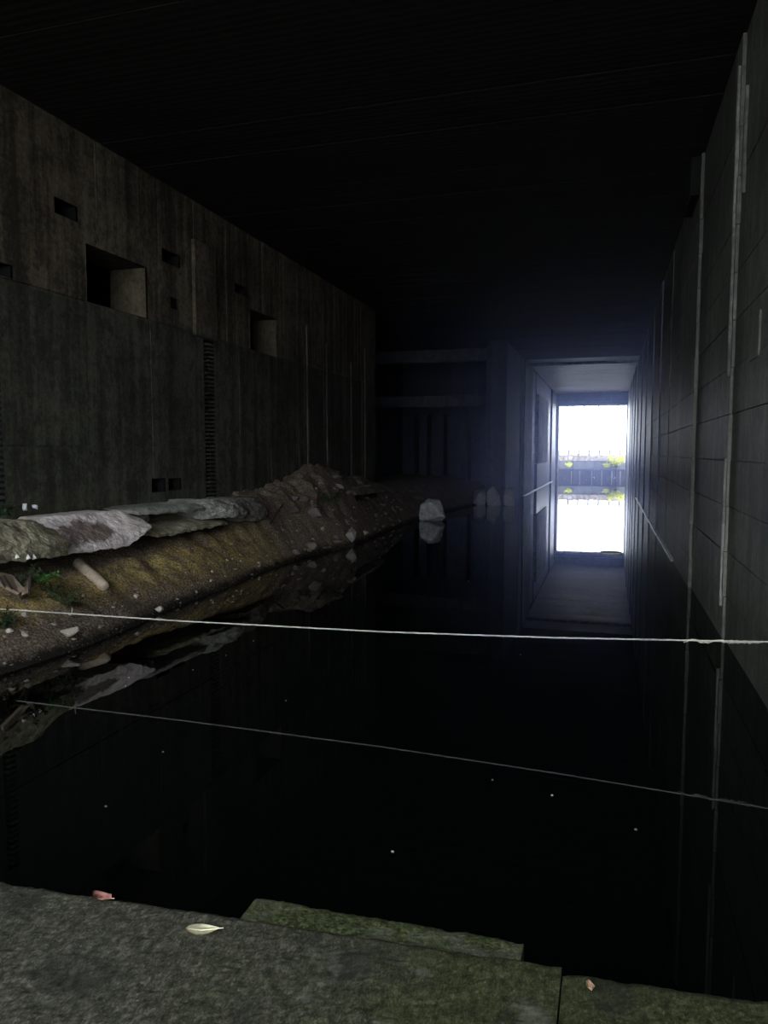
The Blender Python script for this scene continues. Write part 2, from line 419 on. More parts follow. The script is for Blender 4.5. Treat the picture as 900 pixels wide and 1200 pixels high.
rib('plate', 12.55, 13.3, 4.95, 5.65, 0.035, M['wall_right'])
rib('pilaster', 20.6, 21.0, -0.5, 9.95, 0.09, M['wall_right'])
rib('pilaster', 24.0, 24.25, -0.5, 10.2, 0.10, M['wall_right'])
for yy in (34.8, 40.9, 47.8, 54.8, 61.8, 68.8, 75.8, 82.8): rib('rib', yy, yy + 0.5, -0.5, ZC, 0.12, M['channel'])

# ceiling
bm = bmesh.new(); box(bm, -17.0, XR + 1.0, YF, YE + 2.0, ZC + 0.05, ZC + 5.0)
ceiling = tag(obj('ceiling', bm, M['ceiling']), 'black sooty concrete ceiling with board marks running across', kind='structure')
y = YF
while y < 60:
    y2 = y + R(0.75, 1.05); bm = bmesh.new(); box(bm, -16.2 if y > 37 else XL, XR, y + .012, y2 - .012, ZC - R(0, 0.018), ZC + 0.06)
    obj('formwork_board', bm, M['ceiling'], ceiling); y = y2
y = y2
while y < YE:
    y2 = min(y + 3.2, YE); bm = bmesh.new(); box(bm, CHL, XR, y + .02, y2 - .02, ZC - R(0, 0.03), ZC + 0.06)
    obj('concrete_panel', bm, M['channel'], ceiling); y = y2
bm = bmesh.new(); bevel_box(bm, CHL, XR, 63.7, 64.1, ZC - 0.22, ZC + 0.05, 0.03)
tag(obj('trim_1', bm, M['pale_concrete']), 'pale downstand rib across the channel ceiling', kind='structure')
bm = bmesh.new(); bevel_box(bm, XR - 0.35, XR, 20.7, 22.6, 9.95, ZC, 0.03)  # near black box above the pilaster
tag(obj('trim_2', bm, M['dark_void']), 'black box under the ceiling on the right wall', kind='structure')

# bay at the back left, with its two cross beams, and the pier beside the channel
bm = bmesh.new()
box(bm, -16.6, CHL, 58.0, 60.0, -1, ZC); box(bm, -17.0, -16.0, 37.5, 58.0, -1, ZC)
wall_back = tag(obj('wall_back', bm, M['bay']), 'dark concrete bay at the far left end of the basin', kind='structure')
for z0, z1 in ((9.62, 10.45), (6.60, 7.37)):
    bm = bmesh.new(); bevel_box(bm, -16.0, -7.8, YB, YB + 0.7, z0, z1, 0.03)
    tag(obj('cross_beam', bm, M['bay_beam'], wall_back), 'paler concrete beam across the bay')
bm = bmesh.new(); bevel_box(bm, -7.8, CHL - 0.02, YB, 58.0, -1, ZC, 0.05)
obj('pier', bm, M['bay'], wall_back)
bm = bmesh.new(); bevel_box(bm, -7.95, -7.7, YB - 0.1, YB + 0.4, 0.5, ZC, 0.03)
obj('pier_edge', bm, M['bay'], wall_back)
for x in (-15.2, -14.2, -12.9, -11.0): 
    bm = bmesh.new(); bevel_box(bm, x, x + 0.6, 56.6, 58.0, 0, 6.5, 0.03); obj('pier', bm, M['bay'], wall_back)

# channel, left side
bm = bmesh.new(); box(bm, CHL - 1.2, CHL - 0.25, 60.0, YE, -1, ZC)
wall_channel = tag(obj('wall_channel_left', bm, M['channel']), 'concrete side of the far channel, left, blue cast in its colour', kind='structure')
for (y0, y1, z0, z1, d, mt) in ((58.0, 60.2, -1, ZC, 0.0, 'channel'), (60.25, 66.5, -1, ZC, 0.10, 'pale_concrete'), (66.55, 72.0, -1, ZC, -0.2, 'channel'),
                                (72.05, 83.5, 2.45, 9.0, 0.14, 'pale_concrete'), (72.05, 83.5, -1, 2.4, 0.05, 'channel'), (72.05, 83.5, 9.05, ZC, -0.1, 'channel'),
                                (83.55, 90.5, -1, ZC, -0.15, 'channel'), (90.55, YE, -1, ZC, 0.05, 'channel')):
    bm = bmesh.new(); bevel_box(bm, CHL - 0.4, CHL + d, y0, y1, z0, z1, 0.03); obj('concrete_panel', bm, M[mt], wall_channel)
# pale strips added along the waterline to draw its glint
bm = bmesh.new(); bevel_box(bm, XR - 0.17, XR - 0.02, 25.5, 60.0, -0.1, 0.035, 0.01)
tag(obj('trim_3', bm, M['hoop']), 'thin pale strip added for the waterline glint along the right wall', kind='structure')
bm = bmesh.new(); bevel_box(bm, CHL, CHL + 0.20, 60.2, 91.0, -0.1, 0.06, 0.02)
tag(obj('trim_4', bm, M['hoop']), 'thin pale strip added for the waterline glint, left side of the far channel', kind='structure')

# far opening with stepped frame
OX0, OX1, OZ = -6.28, 2.0, 9.4
bm = bmesh.new()
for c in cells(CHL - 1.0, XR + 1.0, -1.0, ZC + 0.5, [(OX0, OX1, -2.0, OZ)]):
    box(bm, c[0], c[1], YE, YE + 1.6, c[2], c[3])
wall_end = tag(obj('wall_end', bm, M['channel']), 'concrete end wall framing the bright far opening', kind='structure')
for k, (dx, dz, yy) in enumerate(((0.16, 0.55, YE - 0.9), (0.05, 0.25, YE - 0.45))):
    bm = bmesh.new()
    bevel_box(bm, OX0 - 0.4, OX0 - dx + 0.05, yy, YE, -0.6, OZ + dz, 0.02)
    obj('jamb', bm, M['pale_concrete'], wall_end)
    bm = bmesh.new(); bevel_box(bm, OX1 + dx - 0.05, OX1 + 0.4, yy, YE, -0.6, OZ + dz, 0.02)
    obj('jamb', bm, M['pale_concrete'], wall_end)
    bm = bmesh.new(); bevel_box(bm, OX0 - 0.4, OX1 + 0.4, yy, YE, OZ + dz - 0.12, OZ + dz + 0.25, 0.02)
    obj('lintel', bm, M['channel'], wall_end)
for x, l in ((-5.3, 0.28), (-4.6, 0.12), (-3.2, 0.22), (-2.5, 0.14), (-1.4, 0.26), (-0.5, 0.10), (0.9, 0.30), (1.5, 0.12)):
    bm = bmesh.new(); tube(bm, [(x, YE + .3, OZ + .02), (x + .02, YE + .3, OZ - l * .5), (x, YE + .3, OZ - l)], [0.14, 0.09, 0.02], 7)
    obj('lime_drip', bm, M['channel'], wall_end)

# water: one sheet through the basin, the channel and the pool outside
bm = bmesh.new()
bm.faces.new([bm.verts.new(p) for p in ((XL - .04, 2.2, 0), (XR + .045, 2.2, 0), (XR + .045, 97, 0), (XL - .04, 97, 0))])
bm.faces.new([bm.verts.new(p) for p in ((-30, 97, 0), (30, 97, 0), (30, 106.2, 0), (-30, 106.2, 0))])
water = tag(obj('water', bm, M['water']), 'black still water filling the basin and mirroring the far opening', 'water', kind='stuff')

# thin haze, tinted blue to give the lens bloom around the far opening
hm = bpy.data.materials.new('bloom_haze'); hm.use_nodes = True
hn = hm.node_tree.nodes; hn.remove(hn['Principled BSDF'])
vs = hn.new('ShaderNodeVolumeScatter'); vs.inputs['Color'].default_value = (0.42, 0.52, 1.0, 1)
vs.inputs['Density'].default_value = 0.0046; vs.inputs['Anisotropy'].default_value = 0.82
va = hn.new('ShaderNodeVolumeAbsorption'); va.inputs['Color'].default_value = vs.inputs['Color'].default_value
va.inputs['Density'].default_value = vs.inputs['Density'].default_value
ad = hn.new('ShaderNodeAddShader'); hm.node_tree.links.new(vs.outputs[0], ad.inputs[0]); hm.node_tree.links.new(va.outputs[0], ad.inputs[1])
hm.node_tree.links.new(ad.outputs[0], hn['Material Output'].inputs['Volume'])
bm = bmesh.new(); box(bm, XL + 0.3, XR - 0.3, 24.0, YE - 1.0, 0.06, ZC - 0.3)
tag(obj('haze', bm, hm), 'thin haze tinted blue for the bloom around the bright opening', 'haze', kind='stuff')

# ------------------------------------------------------------------ the landing in front
def rough_top(name, xs, edge, y_back, z, mat, parent, step=0.016, amp=0.006, seed=0, zb=0.9):
    """a slab with a rough top and a crumbled front edge; edge(x) is its far side"""
    bm = bmesh.new(); nx = int((xs[1] - xs[0]) / step); rows = []
    yb = [0, .25, .5, .75] + [k for k in range(1)]
    for i in range(nx + 1):
        x = xs[0] + (xs[1] - xs[0]) * i / nx
        e = edge(x) + 0.010 * N.fractal(Vector((x * 9, seed, 0)), 1, 2, 4) + 0.006 * N.noise(Vector((x * 60, seed, 3)))
        col = []
        ny = int((2.4 - 1.45) / step)
        ylist = [y_back] + [1.45 + (e - 1.45) * k / ny for k in range(ny + 1)]
        for y in ylist:
            p = Vector((x * 14, y * 14, seed))
            h = amp * (N.fractal(p, 0.9, 2, 5) * 0.6 + 0.35 * N.noise(p * 5))
            round_ = -0.012 * max(0.0, 1 - (e - y) / 0.03) ** 2
            col.append(bm.verts.new((x, y, z + h + round_)))
        for dz in (0.04, 0.12, 0.3, z - zb):
            q = Vector((x * 10, dz * 10, seed + 5))
            col.append(bm.verts.new((x, e + 0.006 + 0.008 * N.fractal(q, 1, 2, 3), z - dz)))
        rows.append(col)
    for a, b in zip(rows, rows[1:]):
        for k in range(len(a) - 1):
            bm.faces.new((a[k], b[k], b[k + 1], a[k + 1]))
    bm.faces.new([v for v in rows[0]]); bm.faces.new([v for v in rows[-1]][::-1])
    return obj(name, bm, mat, parent)
bm = bmesh.new(); box(bm, XL, XR, -8.0, 1.4, -1.0, 1.86); box(bm, XL, XR, 1.4, 1.95, -1.0, 1.7)
floor = tag(obj('floor', bm, M['dock']), 'mossy concrete landing at the near end of the basin', kind='structure')
edge = lambda x: 2.285 + 0.070 * x
rough_top('slab', (-3.6, -0.105), edge, 0.4, 1.9, M['dock'], floor, seed=1)
rough_top('slab', (-0.10, 2.1), lambda x: 2.262 + 0.075 * x - 0.010 * max(0, 1 - (x + .1) / .05), 0.4, 1.897, M['dock'], floor, seed=2)
bm = bmesh.new(); box(bm, XL, -3.62, 1.3, 2.03, -1.0, 1.9); obj('slab', bm, M['dock'], floor)
tag(rough_top('kerb_block', (-1.185, -0.232), lambda x: 2.368 + 0.03 * (x + .23), 2.12, 1.893, M['kerb'], floor, 0.012, 0.008, 3), 'bright mossy block proud of the landing edge')

# yards outside each end
bm = bmesh.new(); box(bm, -60, 60, -60, -8.0, 0.6, 1.86)
tag(obj('ground_near', bm, M['yard']), 'grey yard outside the near mouth', kind='structure')
bm = bmesh.new(); box(bm, -60, 60, 107.2, 170, 0, 3.1)
tag(obj('ground_far', bm, M['yard']), 'ground behind the far quay', kind='structure')

# ------------------------------------------------------------------ earth bank along the left wall
def lerp_tab(t, tab):
    if t <= tab[0][0]: return tab[0][1]
    for (a, b), (c, d) in zip(tab, tab[1:]):
        if t <= c: return b + (d - b) * (t - a) / (c - a)
    return tab[-1][1]
SHORE = ((6, -9.6), (9, -9.12), (11, -8.98), (12.6, -9.08), (14.5, -9.35), (17, -9.40), (20, -9.66), (22.5, -9.66), (26, -9.18), (28.5, -9.26), (33, -9.45), (37, -9.5), (42, -9.1), (50, -8.2), (60, -7))
def height(x, y):
    d = lerp_tab(y, SHORE) - x                              # metres in from the water's edge
    if d < 0: low = hi = d * 0.9
    else:
        low = lerp_tab(d, ((0, 0), (0.3, 0.30), (0.75, 0.60), (1.25, 0.86), (1.8, 0.98), (2.4, 1.05), (3, 1.1)))
        hi = lerp_tab(d, ((0, 0), (0.25, 0.35), (0.6, 0.85), (1.0, 1.35), (1.5, 1.85), (2.0, 2.12), (2.6, 2.25), (8, 2.2)))
    mid = lerp_tab(y, ((8, 0.0), (13, 0.0), (16.5, 0.22), (19, 0.40), (21, 0.72), (22.5, 1.0)))
    z = low + (hi - low) * mid
    far = lerp_tab(y, ((35, 0.0), (42, 1.0)))
    if far > 0 and d > 0: z = z * (1 - far) + far * lerp_tab(d, ((0, 0), (1, 0.5), (2.5, 1.15), (4.5, 1.65), (9, 1.8)))
    g = ((x + 11.2) / 1.3) ** 2 + ((y - 28.8) / 3.0) ** 2
    z += 0.75 * math.exp(-g) * (1 if d > 0 else 0)          # the heap
    amp = (0.03 + 0.09 * min(1, max(0, d))) * lerp_tab(y, ((21, 1.0), (25, 1.9), (36, 1.9), (42, 1.0)))
    z += amp * N.fractal(Vector((x * 1.6, y * 1.6, 4)), 0.9, 2.1, 5) + 0.018 * N.noise(Vector((x * 12, y * 12, 1)))
    if 29.3 < y < 33.7 and -11.3 < x < -9.7: z = min(z, 1.42)   # hollow under the tipped slab
    return z
def spot(px, py):
    """where the sight line of a photo pixel meets the bank"""
    r = ray(px, py); r = r / r.length; t = 8.0
    while t < 60:
        p = CAM + r * t
        if p.z < height(p.x, p.y) or p.z < 0: return p
        t += 0.03
    return CAM + r * 20
bm = bmesh.new(); rows = []
yl = [6.0]
while yl[-1] < 58: yl.append(yl[-1] + lerp_tab(yl[-1], ((8, .07), (22, .09), (35, .16), (58, .35))))
xl = [-16.0 + 0.34 * k for k in range(12)] + [-11.92 + 0.07 * k for k in range(60)]
for y in yl: rows.append([bm.verts.new((x, y, height(x, y))) for x in xl if y > 37.5 or x > -11.95])
for a, b in zip(rows, rows[1:]):
    k0 = len(b) - len(a)
    for k in range(len(a) - 1):
        bm.faces.new((a[k], b[k + k0], b[k + 1 + k0], a[k + 1])) if k0 >= 0 else None
tag(obj('ground', bm, M['soil'], smooth=True), 'sloping bank of earth and rubble between the left wall and the water', kind='structure')

# broken floor slabs that overhang the bank
def slab(name, mat, label, y0, y1, lip, top, bot, back=XL + 0.02, seed=0, rough=0.07, tilt=0.0, step=0.045, slope=0.18, group=None, cat='slab'):
    """swept from y0 to y1; lip(t), top(t), bot(t) with t in 0..1 give its front edge"""
    f = lambda v, t: v(t) if callable(v) else v
    ny = max(8, int((y1 - y0) / step)); rings = []
    c = Vector(((back + f(lip, .5)) / 2, (y0 + y1) / 2, f(bot, .5)))
    bm = bmesh.new()
    for i in range(ny + 1):
        t = i / ny; y = y0 + (y1 - y0) * t
        L, T, B = f(lip, t), f(top, t), f(bot, t)
        e = min(1.0, 0.35 + 5 * min(t, 1 - t))              # the ends draw in
        T2 = B + (T - B) * (0.55 + 0.45 * e); L2 = L - 0.10 * (1 - e)
        sec = []
        nb = 16; nf = 18
        for k in range(nb): sec.append((back + (L2 - slope - 0.05 - back) * k / nb, T2 + tilt * (1 - k / nb)))
        for k in range(nf + 1):
            u = k / nf; bul = 0.05 * math.sin(PI * u)
            sec.append((L2 - slope * (1 - u) ** 1.3 - 0.05 * abs(2 * u - 1) ** 2 + bul * 0.5, T2 + (B - T2) * u))
        for k in range(1, nb + 1): sec.append((L2 - 0.05 + (back - L2 + 0.05) * k / nb, B + 0.12 * (k / nb)))
        ring = []
        for (x, z) in sec:
            p = Vector((x, y, z)); q = p + Vector((seed * 7.3, 0, 0))
            near = min(1.0, max(0.0, (x - back) / 0.5))
            w = N.voronoi(q * 2.6)[0]
            st = N.fractal(Vector((q.x * 1.2, q.y * 1.1, q.z * 2.6)), 0.8, 2.1, 4) * 4.0   # broken faces step where the concrete split
            d = (w[1] - w[0]) * 0.04 - 0.02 + 1.1 * rough * (math.floor(st) + min(1.0, (st - math.floor(st)) * 4)) / 4.0 + 0.25 * rough * N.fractal(q * 7, 0.8, 2.1, 4)
            dx = rough * 0.5 * N.fractal(Vector((seed, y * 2.5, z * 5.0)), 0.9, 2, 4) + d
            dz = 0.45 * rough * N.fractal(Vector((x * 3, y * 3, seed + 9)), 0.9, 2, 4) + 0.25 * d
            if z < B + 0.05: dz += rough * 0.9 * N.fractal(Vector((x * 2, y * 4, seed + 2)), 0.9, 2, 3)
            ring.append(bm.verts.new((Vector((x + dx * near, y + 0.6 * rough * N.noise(q * 3) * near, z + dz * (0.3 + 0.7 * near))) - c)))
        rings.append(ring)
    n = len(rings[0])
    for a, b in zip(rings, rings[1:]):
        for k in range(n):
            bm.faces.new((a[k], a[(k + 1) % n], b[(k + 1) % n], b[k]))
    bm.faces.new(rings[0][::-1]); bm.faces.new(rings[-1])
    o = obj(name, bm, mat, None, c)
    # materials use object coordinates: keep them at world scale and place
    return tag(o, label, cat, group)

def slab_world(mat):
    return mat
lin = lambda a, b: (lambda t: a + (b - a) * t)
SL = []
slab_a = slab('broken_slab', M['olive'], 'thick olive stained concrete slab with white drips, leftmost at the frame edge', 7.6, 12.5, lin(-10.75, -10.38), lin(2.26, 2.17), lin(1.62, 1.42), seed=1, slope=0.30)
slab('broken_slab', M['pinkish'], 'pale pinkish broken slab with brown patches, largest of the overhang', 12.35, 15.25, lin(-10.72, -10.28), lin(2.15, 2.12), lambda t: 1.37 + 0.36 * max(0, t - .72) / .28, seed=2, rough=0.05, slope=0.60)
slab('broken_slab', M['darkslab'], 'small dark chunk recessed beside the black notch', 15.5, 16.15, -11.0, 2.0, 1.74, seed=3)
slab('broken_slab', M['olive'], 'lower olive ledge tilted below the grey plate', 15.75, 19.1, lin(-10.50, -10.36), lin(1.66, 1.56), lin(1.42, 1.44), seed=4, rough=0.05, tilt=0.22)
slab('broken_slab', M['greyslab'], 'thin grey plate over the dark gap', 15.4, 18.3, lin(-10.75, -10.58), lin(2.16, 2.12), lin(1.99, 1.90), seed=5, rough=0.045)
slab('broken_slab', M['greyslab'], 'rounded grey green block at the end of the plate', 18.05, 20.2, lambda t: -10.50 + 0.22 * t - 0.12 * (2 * t - 1) ** 2, lin(2.20, 2.06), lin(1.66, 1.58), seed=6)
slab('broken_slab', M['darkslab'], 'dark earthy lump with the bent rod sticking out', 20.1, 22.1, lambda t: -10.45 - 0.2 * (2 * t - 1) ** 2, lin(2.14, 2.04), lin(1.40, 1.34), seed=7)
# slab further back, tipped over a black gap in the heap
slab('broken_slab', M['darkslab'], 'flat slab over a black gap beyond the rubble heap', 29.2, 33.8, lin(-9.95, -10.1), lin(1.98, 1.86), lin(1.74, 1.66), back=-11.6, seed=8, rough=0.06)
# lime drips on the leftmost slab
for px, py in ((20, 651), (33, 652), (40, 652)):
    r = ray(px, py).normalized(); ok, hp, hn_, fi = slab_a.ray_cast(CAM - slab_a.location, r)
    if not ok: continue
    hp = hp - r * 0.012; bm = bmesh.new()
    tube(bm, [hp + Vector((-.06, 0, 0.10)), hp + Vector((-.01, 0, 0.0)), hp + Vector((.01, 0, -0.05))], [0.008, 0.030, 0.045], 7)
    obj('lime_drip', bm, M['plaster'], slab_a)

# ------------------------------------------------------------------ stones
def hull(bm, sx, sy, sz, n, rnd, bev=0.0):
    vs = []
    for k in range(n):
        v = Vector((rnd.gauss(0, 1), rnd.gauss(0, 1), rnd.gauss(0, 1))).normalized()
        v = Vector((math.copysign(abs(c) ** 0.7, c) for c in v))
        vs.append(bm.verts.new((v.x * sx, v.y * sy, v.z * sz)))
    r = bmesh.ops.convex_hull(bm, input=vs)
    loose = [g for g in r['geom_interior'] + r['geom_unused'] if isinstance(g, bmesh.types.BMVert)]
    if loose: bmesh.ops.delete(bm, geom=loose, context='VERTS')
    if bev:
        bmesh.ops.bevel(bm, geom=list(bm.edges), offset=bev, segments=1, affect='EDGES')
STONES = []
for k in range(8):
    bm = bmesh.new(); hull(bm, 0.5, 0.5, 0.5, 16, random.Random(k), 0.03)
    me = bpy.data.meshes.new('stone'); bmesh.ops.recalc_face_normals(bm, faces=bm.faces); bm.to_mesh(me); bm.free(); STONES.append(me)
def stone(loc, size, mat, label, group=None, rot=None, name='stone', cat='stone', k=None):
    me = STONES[random.randrange(8) if k is None else k]
    o = bpy.data.objects.new(name, me); COL.objects.link(o)
    if not me.materials: me.materials.append(None)
    o.material_slots[0].link = 'OBJECT'; o.material_slots[0].material = mat
    o.location = loc; o.scale = size; o.rotation_euler = rot or (R(-.3, .3), R(-.3, .3), R(0, 6.28))
    return tag(o, label, cat, group)
def px_stone(px, py, wpx, hpx, mat, label, group=None, name='stone', cat='stone', k=None, depth=0.8):
    p = spot(px, py + hpx * 0.45); d = (p - CAM).dot(FWD); s = d / F
    w, h = wpx * s, hpx * s
    return stone((p.x, p.y, p.z + h * 0.3), (w, w * depth, h * 1.15), mat, label, group, (R(-.12, .12), R(-.12, .12), R(-.3, .3)), name, cat, k)
px_stone(79, 738, 28, 10, M['stone_pale'], 'long whitish stone at the water edge below the rope', k=0)
px_stone(186, 713, 12, 7, M['stone_pale'], 'single pale rounded stone on bare dark earth near the water', k=1)
px_stone(30, 742, 14, 7, M['stone_pale'], 'angular pale stone low on the bank near the left frame edge', k=2)
px_stone(11, 738, 12, 6, M['stone_pale'], 'flat pale stone nearest the left frame edge', k=3)
px_stone(30, 719, 10, 7, M['stone_pale'], 'pale stone just beneath the rope by the dark shrub', k=4)
px_stone(16, 726, 9, 7, M['stone_grey'], 'grey stone beside the dark shrub at the left', k=5)
px_stone(160, 698, 10, 5, M['stone_pale'], 'pale flat stone midway on the mossy slope', k=6)
px_stone(411, 624, 15, 17, M['stone_grey'], 'pale upright block at the waterline below the heap', k=1, depth=1.0)
px_stone(378, 619, 7, 5, M['boulder'], 'small whitish stone above the rubble at the waterline', k=1)
px_stone(394, 632, 26, 8, M['stone_dark'], 'flat grey rubble piece beside the pale upright block', k=2)
px_stone(347, 646, 13, 7, M['stone_dark'], 'grey stone at the near end of the waterline rubble', k=3)
px_stone(365, 638, 18, 9, M['stone_dark'], 'grey rubble stone at the middle of the waterline rubble', k=4)
px_stone(368, 600, 20, 14, M['stone_dark'], 'grey stone embedded in the flank of the heap', k=5)
px_stone(428, 624, 9, 5, M['stone_grey'], 'small grey stone past the pale upright block', k=6)
px_stone(276, 577, 9, 6, M['stone_brown'], 'brown stone lying on top of the floor by the wall', k=0)
# boulder standing in the water
bm = bmesh.new(); hull(bm, 0.72, 0.6, 0.66, 22, random.Random(5), 0.05)
bmesh.ops.subdivide_edges(bm, edges=bm.edges, cuts=1, use_grid_fill=True)
for v in bm.verts:
    v.co += v.co.normalized() * 0.05 * N.fractal(v.co * 3, 0.9, 2, 4)
    v.co.x *= 1.0 + 0.18 * (-v.co.z)
tag(obj('boulder', bm, M['boulder'], None, (-8.62, 36.9, 0.50)), 'pale boulder standing in the water with its reflection', 'boulder')
# broken blocks at the foot of the pier
for px, w, h in ((562, 0.7, 1.0), (579, 0.8, 1.25), (598, 0.75, 1.15)):
    p = on(px, 587, 1, YB - 1.0)
    bm = bmesh.new(); hull(bm, w * .62, 0.5, h * .7, 18, random.Random(int(px)), 0.04)
    tag(obj('concrete_chunk', bm, M['stone_grey'], None, (p.x, YB - 1.0, 0.45)),
        {562: 'broken concrete chunk left of the pier foot', 579: 'largest broken concrete chunk at the pier foot', 598: 'broken concrete chunk against the channel corner'}[px], 'rubble')
rs = random.Random(21)
k = 0
while k < 150:                                              # loose stones over the visible slope
    y = rs.uniform(9.3, 24) if k < 95 else rs.uniform(22, 36); x = lerp_tab(y, SHORE) - abs(rs.gauss(0.15, 0.55)) - 0.03
    if x < -10.7 and y < 22: continue
    s = rs.choice((0.04, 0.05, 0.06, 0.08, 0.11)) * (1.0 if y < 22 else 1.9)
    mt = rs.choice(('stone_pale', 'stone_grey', 'stone_brown', 'stone_brown') if y < 22 else ('stone_dark', 'stone_grey', 'stone_brown', 'stone_dark'))
    cl = {'stone_pale': 'pale', 'stone_grey': 'grey', 'stone_brown': 'brown', 'stone_dark': 'dark'}[mt]
    zone = 'strewn below the broken slabs, near half of the bank' if y < 14 else 'strewn on the mossy slope past the pinkish slab' if y < 22 else 'scattered low on the rubble heap'
    stone((x, y, height(x, y) + s * .15), (s, s * rs.uniform(.6, 1.2), s * rs.uniform(.4, .8)), M[mt],
          'small %s loose stone %s' % (cl, zone), 'small %s stones %s' % (cl, zone))
    k += 1
for k in range(26):                                        # rubble of the heap
    y = rs.uniform(23.5, 37); x = rs.uniform(-11.4, lerp_tab(y, SHORE) - 0.1); s = rs.uniform(0.2, 0.5)
    stone((x, y, height(x, y) - s * .02), (s, s * rs.uniform(.6, 1.1), s * rs.uniform(.35, .7)), M[rs.choice(('stone_dark', 'stone_dark', 'stone_brown'))],
          'dark rubble chunk half buried in the heap beyond the slabs', 'rubble chunks of the heap', name='rubble_chunk', cat='rubble')

# ------------------------------------------------------------------ pale log, rods, boards, litter
p0, p1 = spot(100, 676), spot(119, 684)
bm = bmesh.new()
d = Vector((0.78, -0.35, -0.30)); a = Vector((0, 0, 0))
tube(bm, [a - d * 1.1, a - d * 0.2, a + d * 0.12, a + d * 0.20, a + d * 0.235], [0.115, 0.12, 0.115, 0.095, 0.045], 18)
tag(obj('log', bm, M['wood_pale'], None, on(118, 683, 0, -10.05), True), 'pale round ended log jutting out from under the slabs', 'log')
bm = bmesh.new(); a = on(322, 604, 0, -10.4); b = on(331, 592, 0, -10.4)
tube(bm, [Vector((-.1, -.2, -.25)), Vector((0, 0, 0)), b - a + Vector((0, 0, .02))], 0.035, 7)
tag(obj('steel_rod', bm, M['rust'], None, a), 'bent rusty rod sticking up from the dark earthy lump', 'rod')
bm = bmesh.new(); a = on(411, 600, 0, -9.9)
tube(bm, [(0, 0, -.3), (0.02, 0, .05), (0.05, 0, .30)], 0.035, 7)
tag(obj('steel_rod', bm, M['rust'], None, a), 'short rusty rod upright in the rubble heap', 'rod')
for (ax, ay, bx, by, lab) in ((0, 676, 6, 688, 'dark thin rod leaning on the pale board, nearer the frame edge'), (5, 675, 14, 690, 'dark thin rod leaning on the pale board, right of its twin')):
    a = on(ax, ay, 0, -10.0); b = on(bx, by, 0, -9.75)
    bm = bmesh.new(); tube(bm, [(0, 0, 0), b - a], 0.02, 6); tag(obj('steel_rod', bm, M['rust'], None, a), lab, 'rod')
def board(pts, x, th, mat, label):
    P = [on(px, py, 0, x + dx) for px, py, dx in pts]; c = P[0].copy()
    bm = bmesh.new(); n = (P[1] - P[0]).cross(P[2] - P[0]).normalized() * th
    f = [bm.verts.new(p - c) for p in P]; g = [bm.verts.new(p - c - n) for p in P]
    bm.faces.new(f); bm.faces.new(g[::-1])
    for k in range(len(P)): bm.faces.new((f[k], g[k], g[(k + 1) % len(P)], f[(k + 1) % len(P)]))
    tag(obj('board', bm, mat, None, c), label, 'board')
board([(-6, 672, -.25), (12, 676, -.25), (27, 693, 0), (20, 697, 0), (-6, 684, -.1)], -9.95, 0.05, M['board'], 'pale pinkish board lying under the slab edge at the left')
board([(29, 678, -.2), (33, 678, -.2), (31, 696, 0), (25, 698, 0)], -9.92, 0.05, M['board'], 'short upright pale board beside the dark stake')
bm = bmesh.new(); a = on(34, 697, 0, -9.85); b = on(36, 672, 0, -9.95)
tube(bm, [a - a, b - a], 0.025, 6); tag(obj('stake', bm, M['rust'], None, a), 'dark upright stake beside the green fern', 'stake')
# two scraps of white litter by the wall
for px, py, w, h, lab in ((29, 580, 6, 9, 'taller crumpled white paper scrap at the foot of the wall'), (40, 581, 8, 6, 'shorter white paper scrap right of the taller one')):
    p = on(px, py, 0, -11.55); s = (p - CAM).dot(FWD) / F
    bm = bmesh.new(); hull(bm, w * s * .5, 0.05, h * s * .55, 14, random.Random(px))
    tag(obj('paper_scrap', bm, M['white'], None, (p.x, p.y, 2.30 + h * s * .45)), lab, 'litter')

# ------------------------------------------------------------------ plants
def leaf_mesh(bm, p, d, up, l, w):
    s = d.cross(up).normalized() * w
    v = [bm.verts.new(p), bm.verts.new(p + d * l * .45 + s + up * l * .06), bm.verts.new(p + d * l), bm.verts.new(p + d * l * .45 - s + up * l * .06), bm.verts.new(p + d * l * .5)]
    bm.faces.new((v[0], v[1], v[4])); bm.faces.new((v[1], v[2], v[4])); bm.faces.new((v[4], v[2], v[3])); bm.faces.new((v[0], v[4], v[3]))
def plant(name, loc, rx, rz, n_st, n_lf, leaf, mat, label, cat, seed, droop=0.0):
    rr = random.Random(seed); root = empty(name, loc); tag(root, label, cat)
    sb = bmesh.new(); lb = bmesh.new()
    for k in range(n_st):
        an = rr.uniform(0, 6.28); l = rr.uniform(.6, 1.0)
        tip = Vector((math.cos(an) * rx * l, math.sin(an) * rx * l, rz * rr.uniform(.45, 1.0)))
        mid = tip * 0.5 + Vector((0, 0, rz * .22)); pts = [Vector((0, 0, 0)), mid, tip + Vector((0, 0, -droop * l))]
        tube(sb, pts, [0.012, 0.008, 0.004], 5)
        for q in range(n_lf):
            t = rr.uniform(.25, 1); c = pts[0] * (1 - t) ** 2 + pts[1] * 2 * t * (1 - t) + pts[2] * t * t
            d = Vector((rr.gauss(0, 1), rr.gauss(0, 1), rr.gauss(0, .5))).normalized()
            leaf_mesh(lb, c, d, Vector((rr.gauss(0, .4), rr.gauss(0, .4), 1)).normalized(), leaf * rr.uniform(.6, 1.3), leaf * .24)
    obj('stem', sb, M['stem'], root); tag(obj('foliage', lb, mat, root), kind='stuff')
    return root
def gz(p): return (p[0], p[1], height(p[0], p[1]) - 0.02)
p = on(50, 683, 0, -10.05); plant('fern', (p.x, p.y, p.z - .05), 0.30, 0.30, 14, 22, 0.085, M['fern'], 'bright green fern growing under the slab edge', 'fern', 1, .05)
